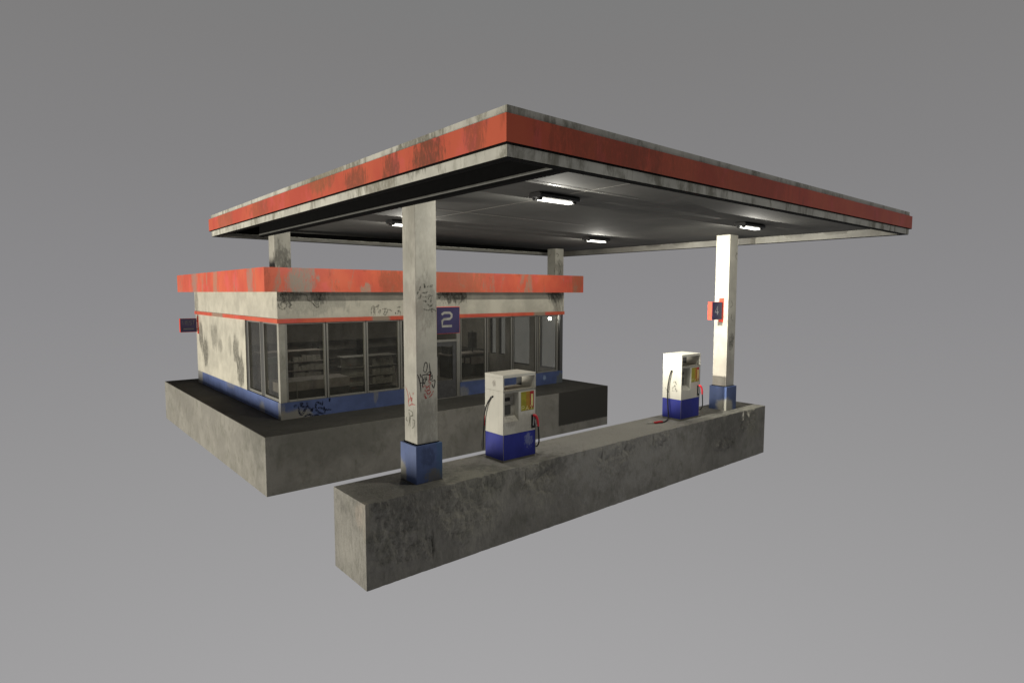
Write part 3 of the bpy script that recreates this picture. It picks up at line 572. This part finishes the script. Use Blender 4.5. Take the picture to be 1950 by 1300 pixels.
# ------------------------------------------------------------------ signs
def seg_digit(m, ch, x, z, w, h, t, y, dy):
    """squared numeral from bars; x,z lower left"""
    H = h / 2
    segs = {'2': 'abged', '4': 'fgbc'}[ch]
    R = dict(a=(0, h - t, w, h), b=(w - t, H + t / 2, w, h - t), c=(w - t, 0, w, H - t / 2), d=(0, 0, w, t), e=(0, t, t, H - t / 2), f=(0, H + t / 2, t, h), g=(0, H - t / 2, w, H + t / 2))
    for s in segs:
        a, b_, c, d = R[s]
        m.box(x + a, x + c, y - dy, y, z + b_, z + d)
def round_digit(m, strokes, x, z, w, h, t, y):
    for st in strokes:
        m.ribbon([(x + a * w, y, z + b_ * h) for a, b_ in st], (1, 0, 0), t, Vector((0, -1, 0)), taper=False)
def bracket_sign(px, sgn, y, z0, z1, x0, x1, lab, kind, pz):
    r = thing('hanging_sign', (px, y, (z0 + z1) / 2), lab, 'sign', None)
    a, b_ = min(x0, x1), max(x0, x1)
    MB().box(min(px, px + sgn * .03), max(px, px + sgn * .03), y - .065, y + .065, pz[0], pz[1]).build('mounting_plate', M['sign_orange'], r, bevel=.004)
    p1 = px + sgn * .031; q = a if sgn > 0 else b_
    for z in (z0 + .1, z1 - .1): MB().box(min(p1, q), max(p1, q), y - .02, y + .02, z - .02, z + .02).build('bracket', M['sign_orange'], r)
    MB().box(a, b_, y - .065, y + .065, z0, z1).build('sign_case', M['sign_orange'], r, bevel=.004)
    e = .008
    m = MB(); m.box(a + e, b_ - e, y - .069, y - .0655, z0 + e, z1 - e); f = m.build('sign_face', M['sign_navy'], r)
    m = MB()
    if kind == '2':
        P = [[(.0, .86), (.25, .99), (.8, .99), (.97, .85), (.97, .68), (.8, .55), (.22, .53), (.06, .42), (.06, .03), (1.0, .03)]]
        round_digit(m, P, a + .11, z0 + .13, .225, .255, .022, y - .071)
    elif kind == '4':
        P = [[(.78, 0), (.78, 1.0), (.0, .3), (1.05, .3)]]
        round_digit(m, P, a + .15, z0 + .14, .17, .235, .020, y - .071)
    else:
        W = {'W': [[(0, 1), (.25, 0), (.5, .75), (.75, 0), (1, 1)]], 'E': [[(1, 1), (0, 1), (0, 0), (1, 0)], [(0, .5), (.85, .5)]],
             'S': [[(1, .9), (.7, 1), (.2, 1), (0, .8), (.1, .58), (.9, .42), (1, .2), (.8, 0), (.3, 0), (0, .1)]], 'T': [[(0, 1), (1, 1)], [(.5, 1), (.5, 0)]]}
        xx = a + .075
        for ch, w in (('W', .12), ('E', .065), ('S', .07), ('T', .075)):
            round_digit(m, W[ch], xx, z0 + .27, w, .15, .0085, y - .071); xx += w + .026
        m.box(a + .10, b_ - .10, y - .072, y - .0692, z0 + .10, z0 + .14)
    m.build('sign_print', M['digit'] if kind == '2' else M['digit_four'] if kind == '4' else M['digit_dim'], f, fix=False)
    return r
bracket_sign(S1, 1, .27, 2.61, 3.10, .575, 1.09, 'navy sign with a pale number 2 on the tagged near column', '2', (2.53, 3.21))
bracket_sign(DX + S0, -1, .27, 2.61, 3.11, 9.68, 10.20, 'small dark sign with a dim number 4 on the bright far column', '4', (2.53, 3.21))
bracket_sign(X0, -1, 15.42, 1.91, 2.41, -.57, -.02, 'unlit dark sign with dim lettering on the left wall of the shop', 'w', (1.84, 2.48))

# ------------------------------------------------------------------ fuel pumps
PW, PD, PT, PJ = .864, .582, 1.747, .555
def nozzle_parts(root, px, py, rot):
    """holstered nozzle with its hose: front right corner; rot=True mirrors through the pump centre"""
    cx, cy = px + PW / 2, py + PD / 2
    def T(p): return (2 * cx - p[0], 2 * cy - p[1], p[2]) if rot else p
    x, y = px + PW - .05, py; xb = x - (.035 if rot else 0)
    hx0, hx1 = px + PW - .125, px + PW - .012
    m = MB(); q0, q1 = T((hx0, y - .012, .60)), T((hx1, y - .002, .88))
    m.box(min(q0[0], q1[0]), max(q0[0], q1[0]), min(q0[1], q1[1]), max(q0[1], q1[1]), .60, .88); m.build('holster', M['rubber'], root, bevel=.008)
    m = MB()
    body = [(xb - .035, y - .03, .86), (xb - .02, y - .055, .865), (xb + .0, y - .075, .84), (xb + .018, y - .09, .78), (xb + .03, y - .095, .70), (xb + .035, y - .095, .64)]
    m.tube([T(p) for p in catmull(body, 4)], .030, 10, .022)
    n = m.build('nozzle', M['red'], root)
    m = MB(); g = [(xb - .015, y - .05, .78), (xb - .005, y - .06, .70), (xb + .01, y - .07, .655), (xb + .03, y - .09, .655)]
    m.tube([T(p) for p in catmull(g, 4)], .009, 8); m.tube([T(p) for p in [(x - .03, y - .03, .84), (x - .035, y - .03, .75), (x - .04, y - .025, .66)]], .014, 8); m.build('trigger', M['steel'], n)
    hose = [(x + .035, y - .095, .65), (x + .045, y - .10, .5), (x + .06, y - .09, .30), (x + .075, y - .0, .20), (x + .085, y + .12, .24), (x + .085, y + .22, .50), (x + .078, y + .27, .85), (x + .066, y + .28, 1.12), (x + .052, y + .27, 1.28)]
    if rot:  # back nozzle: hose swings from the near end of the cabinet side back to the rear corner
        hose = [(xb + .035, y - .095, .65), (xb + .055, y - .11, .45), (x + .06, y - .09, .25), (x + .075, y - .045, .17), (x + .082, y - .025, .3), (x + .085, y - .015, .6), (x + .088, y + .02, .88), (x + .085, y + .10, 1.10), (x + .07, y + .20, 1.25), (x + .052, y + .26, 1.30)]
    m = MB(); m.tube([T(p) for p in catmull(hose, 6)], .015, 8); m.build('hose', M['rubber'], root)
    m = MB(); m.tube([T(p) for p in [(x + .048, y + (.26 if rot else .27), 1.295), (x + .085, y + (.235 if rot else .255), 1.275)]], .02, 10); m.build('hose_socket', M['rubber'], root)

def pump(px, py, lab, loose):
    r = thing('fuel_pump', (px + PW / 2, py + PD / 2, 0), lab, 'fuel pump', 'fuel pumps on the concrete island')
    x0, x1, y0, y1 = px, px + PW, py, py + PD
    MB().box(x0 + .012, x1 - .012, y0 + .012, y1 - .012, .002, .045).build('foot_plate', M['pump_edge'], r)
    MB().box(x0 + .003, x1 - .003, y0 + .003, y1 - .003, .046, PJ).build('lower_panel', M['pump_blue'], r, bevel=.006)
    zc0, zc1 = 1.425, 1.685
    # cabinet with a recessed bay for the screen on each face
    rx0, rx1, rz0, rz1 = x0 + .035, x0 + .40, .80, 1.385
    m = MB()
    m.box(x0, x1, y0 + .15, y1 - .15, PJ + .001, zc0 - .001)
    for ya, yb, fl in ((y0, y0 + .15, 0), (y1 - .15, y1, 1)):
        a, b_ = (rx0, rx1) if not fl else (x0 + x1 - rx1, x0 + x1 - rx0)
        m.box(x0, a, ya, yb, PJ + .001, zc0 - .001); m.box(b_, x1, ya, yb, PJ + .001, zc0 - .001)
        m.box(a, b_, ya, yb, PJ + .001, rz0); m.box(a, b_, ya, yb, rz1, zc0 - .001)
    m.build('cabinet', M['pump_white'], r, bevel=.003)
    # head: open box through which one can look
    m = MB(); m.box(x0, x1, y0, y1, zc1, PT); m.box(x0, x0 + .025, y0, y1, zc0 + .001, zc1 - .001); m.box(x1 - .025, x1, y0, y1, zc0 + .001, zc1 - .001)
    head = m.build('head', M['pump_white'], r, bevel=.003)
    m = MB(); m.box(x0 + .026, x1 - .026, y0 + .02, y1 - .02, zc0, zc0 + .006); m.build('tray', M['recess'], head)
    MB().box(x1 - .034, x1 - .026, y1 - .17, y1 - .01, zc0 + .007, zc1 - .002).build('display_edge', M['rubber'], head); m = MB(); m.box(x0 + .026, x0 + .034, y0 + .01, y0 + .17, zc0 + .007, zc1 - .002); m.build('display_edge', M['rubber'], head)
    m = MB()
    for z in (zc0 - .001, zc0 - .022): m.box(x0 + .01, x1 - .01, y0 - .006, y0 - .001, z - .004, z + .003)
    m.build('trim_strip', M['pump_edge'], r)
    for xx in (x0, x1 - .008): MB().box(xx, xx + .008, y0 - .004, y0 - .001, .05, PT - .01).build('corner_strip', M['pump_edge'], r)
    for fl in (0, 1):
        def X(a): return a if not fl else x0 + x1 - a
        def Y(a): return a if not fl else y0 + y1 - a
        def bx(m, a, b_, c, d, e, f): m.box(min(X(a), X(b_)), max(X(a), X(b_)), min(Y(c), Y(d)), max(Y(c), Y(d)), e, f)
        m = MB(); bx(m, rx0 + .002, rx1 - .002, y0 + .135, y0 + .148, rz0 + .002, rz1 - .002); s = m.build('screen_recess', M['recess'], r)
        m = MB(); bx(m, rx0 + .03, rx0 + .24, y0 + .122, y0 + .134, 1.20, 1.27); m.build('card_slot', M['rubber'], s)
        m = MB(); bx(m, rx0 + .04, rx0 + .26, y0 + .126, y0 + .134, .93, 1.12); m.build('screen', M['shelf_dark'], s)
        m = MB()
        for kx in range(3):
            for kz in range(3): bx(m, rx0 + .22 + kx * .035, rx0 + .245 + kx * .035, y0 + .128, y0 + .134, 1.29 - kz * .035 - .02, 1.31 - kz * .035 - .02)
        m.build('keypad', M['carton'], s)
        m = MB(); q = [(Y(y0 + .12), rz0 + .004), (Y(y0 + .001), rz0 + .004), (Y(y0 + .12), rz0 + .10)]
        m.prism(q, 0, min(X(rx0 + .003), X(rx1 - .003)), max(X(rx0 + .003), X(rx1 - .003))); m.build('sloped_tray', M['pump_white'], s)
        # poster: yellow / ochre / red columns
        m = MB(); bx(m, x0 + .462, x0 + .81, y0 - .004, y0 - .0008, .985, 1.372); p = m.build('poster', M['yellow'], r)
        m = MB(); bx(m, x0 + .60, x0 + .70, y0 - .0052, y0 - .0042, .99, 1.37); m.build('poster_stripe', M['ochre'], p)
        m = MB(); bx(m, x0 + .70, x0 + .728, y0 - .0064, y0 - .0054, 1.03, 1.37); bx(m, x0 + .785, x0 + .808, y0 - .0064, y0 - .0054, 1.03, 1.37)
        bx(m, x0 + .728, x0 + .785, y0 - .0064, y0 - .0054, 1.31, 1.37); bx(m, x0 + .728, x0 + .785, y0 - .0064, y0 - .0054, 1.03, 1.07); m.build('poster_stripe', M['pred'], p)
        m = MB(); bx(m, x0 + .728, x0 + .785, y0 - .0062, y0 - .0052, 1.071, 1.309); m.build('poster_print', M['ppale'], p)
        m = MB(); nm = Vector((0, -1 if not fl else 1, 0)); yy = y0 - .0075
        let = {'P': [[(0, 0), (0, 1), (.8, 1), (1, .78), (.8, .5), (0, .5)]], 'A': [[(0, 0), (.5, 1), (1, 0)], [(.2, .35), (.8, .35)]], 'Y': [[(0, 1), (.5, .5), (1, 1)], [(.5, .5), (.5, 0)]]}
        for ch, lx_ in (('P', .475), ('A', .585), ('Y', .705)):
            for st in let[ch]: m.ribbon([(X(x0 + lx_ + .075 * a), Y(yy), .995 + .085 * b_) for a, b_ in st], (1, 0, 0), .0075, nm, taper=False)
        m.build('poster_print', M['ppale'], p, fix=False)
    nozzle_parts(r, px, py, False)
    if not loose: nozzle_parts(r, px, py, True)
    else:
        m = MB(); m.tube([(px - .002, .335, 1.30), (px - .045, .335, 1.295)], .022, 10); m.build('hose_socket', M['rubber'], r)
        h = [(px - .04, .335, 1.295), (px - .055, .36, 1.2), (px - .055, .40, 1.0), (px - .055, .42, .80), (px - .06, .415, .55), (px - .06, .40, .35), (px - .075, .37, .16), (px - .13, .33, .06), (px - .26, .28, .022), (px - .42, .24, .016), (px - .55, .235, .02)]
        m = MB(); m.tube(catmull(h, 6), .016, 10); m.build('hose', M['rubber'], r)
        m = MB(); m.tube(catmull([(px - .53, .235, .03), (px - .62, .25, .04), (px - .74, .27, .035), (px - .80, .30, .04)], 4), .028, 10, .022)
        m.box(px - .72, px - .60, .262, .315, .016, .045)
        n = m.build('nozzle', M['red'], r); n['label'] = 'red nozzle lying on the concrete'
        m = MB(); m.tube(catmull([(px - .80, .30, .035), (px - .88, .34, .04), (px - .97, .40, .03)], 4), .012, 8); m.tube(catmull([(px - .56, .25, .03), (px - .62, .31, .03), (px - .72, .33, .03), (px - .76, .29, .03)], 4), .007, 8); m.build('spout', M['steel'], n)
    return r
pump(2.0, .041, 'fuel pump beside the tagged near column, hoses both hung up', False)
p2 = pump(8.04, .041, 'fuel pump beside the bright far column, with one red nozzle lying on the concrete', True)
graffiti('pump', 'graffiti', 0, 8.04 - .002, -1, .016, M['g_faint'], p2)

# ------------------------------------------------------------------ light
W = bpy.data.worlds.new('World'); SC.world = W; W.use_nodes = True
nt = W.node_tree; nt.nodes.clear()
tc = nt.nodes.new('ShaderNodeTexCoord'); sx = nt.nodes.new('ShaderNodeSeparateXYZ'); rp = nt.nodes.new('ShaderNodeValToRGB'); mr = nt.nodes.new('ShaderNodeMapRange')
bg = nt.nodes.new('ShaderNodeBackground'); wo = nt.nodes.new('ShaderNodeOutputWorld')
nt.links.new(tc.outputs['Generated'], sx.inputs[0]); nt.links.new(sx.outputs[2], mr.inputs['Value'])
mr.inputs['From Min'].default_value = -1; mr.inputs['From Max'].default_value = 1
nt.links.new(mr.outputs[0], rp.inputs[0]); dt = nt.nodes.new('ShaderNodeVectorMath'); dt.operation = 'DOT_PRODUCT'; dt.inputs[1].default_value = (-.65, -.76, 0); nt.links.new(tc.outputs['Generated'], dt.inputs[0])
m2 = nt.nodes.new('ShaderNodeMapRange'); nt.links.new(dt.outputs['Value'], m2.inputs['Value'])
for a, b in (('From Min', -.1), ('From Max', .5), ('To Min', 1), ('To Max', .78)): m2.inputs[a].default_value = b
nt.links.new(m2.outputs[0], bg.inputs[1]); nt.links.new(rp.outputs[0], bg.inputs[0]); nt.links.new(bg.outputs[0], wo.inputs[0])
def lin(c): c /= 255; return c / 12.92 if c <= .04045 else ((c + .055) / 1.055) ** 2.4
STOPS = [(-1, 166, 165, 166), (-.57, 165, 164, 165), (-.40, 157, 156, 157), (-.22, 149, 148, 149), (0, 139, 138, 140), (.2, 131, 130, 131), (.36, 126, 125, 125), (.43, 124, 124, 124), (.52, 80, 80, 80), (.62, 30, 30, 30), (.8, 4, 4, 4), (1, 0, 0, 0)]
cr = rp.color_ramp
while len(cr.elements) < len(STOPS): cr.elements.new(.5)
for e, (z, r_, g_, b_) in zip(cr.elements, STOPS): e.position = (z + 1) / 2; e.color = (lin(r_), lin(g_), lin(b_), 1)

def area(name, loc, target, size, power, col, sy=None):
    l = bpy.data.lights.new(name, 'AREA'); l.energy = power; l.size = size; l.color = col
    if sy: l.shape = 'RECTANGLE'; l.size_y = sy
    o = bpy.data.objects.new(name, l); COL.objects.link(o); o.location = loc
    o.rotation_euler = (Vector(target) - Vector(loc)).to_track_quat('-Z', 'Y').to_euler()
area('shop_fill_light', (3.2, 11.5, 2.72), (3.2, 11.5, 0), 3.0, 34, (1, .95, .88))  # added fill lights inside the shop, without fittings
area('shop_fill_light', (8.0, 11.5, 2.72), (8.0, 11.5, 0), 3.0, 30, (1, .95, .88))
sl = bpy.data.lights.new('forecourt_light', 'SPOT'); sl.energy = 3700; sl.spot_size = math.radians(70); sl.spot_blend = 1; sl.shadow_soft_size = .06; sl.color = (1, .97, .86)
so = bpy.data.objects.new('forecourt_light', sl); COL.objects.link(so); so.location = (4.5, -.05, 4.2); so.rotation_euler = (Vector((10.3, .3, 2.5)) - Vector((4.5, -.05, 4.2))).to_track_quat('-Z', 'Y').to_euler()
area('key_light', (-22, 12, -5.5), (1, 8, 1.0), 8, 7000, (1, .945, .84))

# ------------------------------------------------------------------ camera
cd = bpy.data.cameras.new('Camera'); cam = bpy.data.objects.new('Camera', cd); COL.objects.link(cam)
cd.sensor_width = 36; cd.lens = 1130.359 / 1950 * 36; cd.clip_start = .05; cd.clip_end = 500
y_, p_, r_ = [math.radians(a) for a in (49.683, -4.656, .077)]
f = Vector((math.cos(p_) * math.cos(y_), math.cos(p_) * math.sin(y_), math.sin(p_)))
rt = Vector((math.sin(y_), -math.cos(y_), 0)); up = rt.cross(f)
r2 = rt * math.cos(r_) + up * math.sin(r_); u2 = -rt * math.sin(r_) + up * math.cos(r_)
mt = Matrix((r2, u2, -f)).transposed().to_4x4(); mt.translation = Vector((-5.303, -8.829, 3.351)); cam.matrix_world = mt
SC.camera = cam
SC.view_settings.view_transform = 'Standard'; SC.view_settings.look = 'None'; SC.view_settings.gamma = 1; SC.view_settings.exposure = 0
SC.view_settings.use_curve_mapping = False
SC.cycles.max_bounces = 8; SC.cycles.transparent_max_bounces = 16
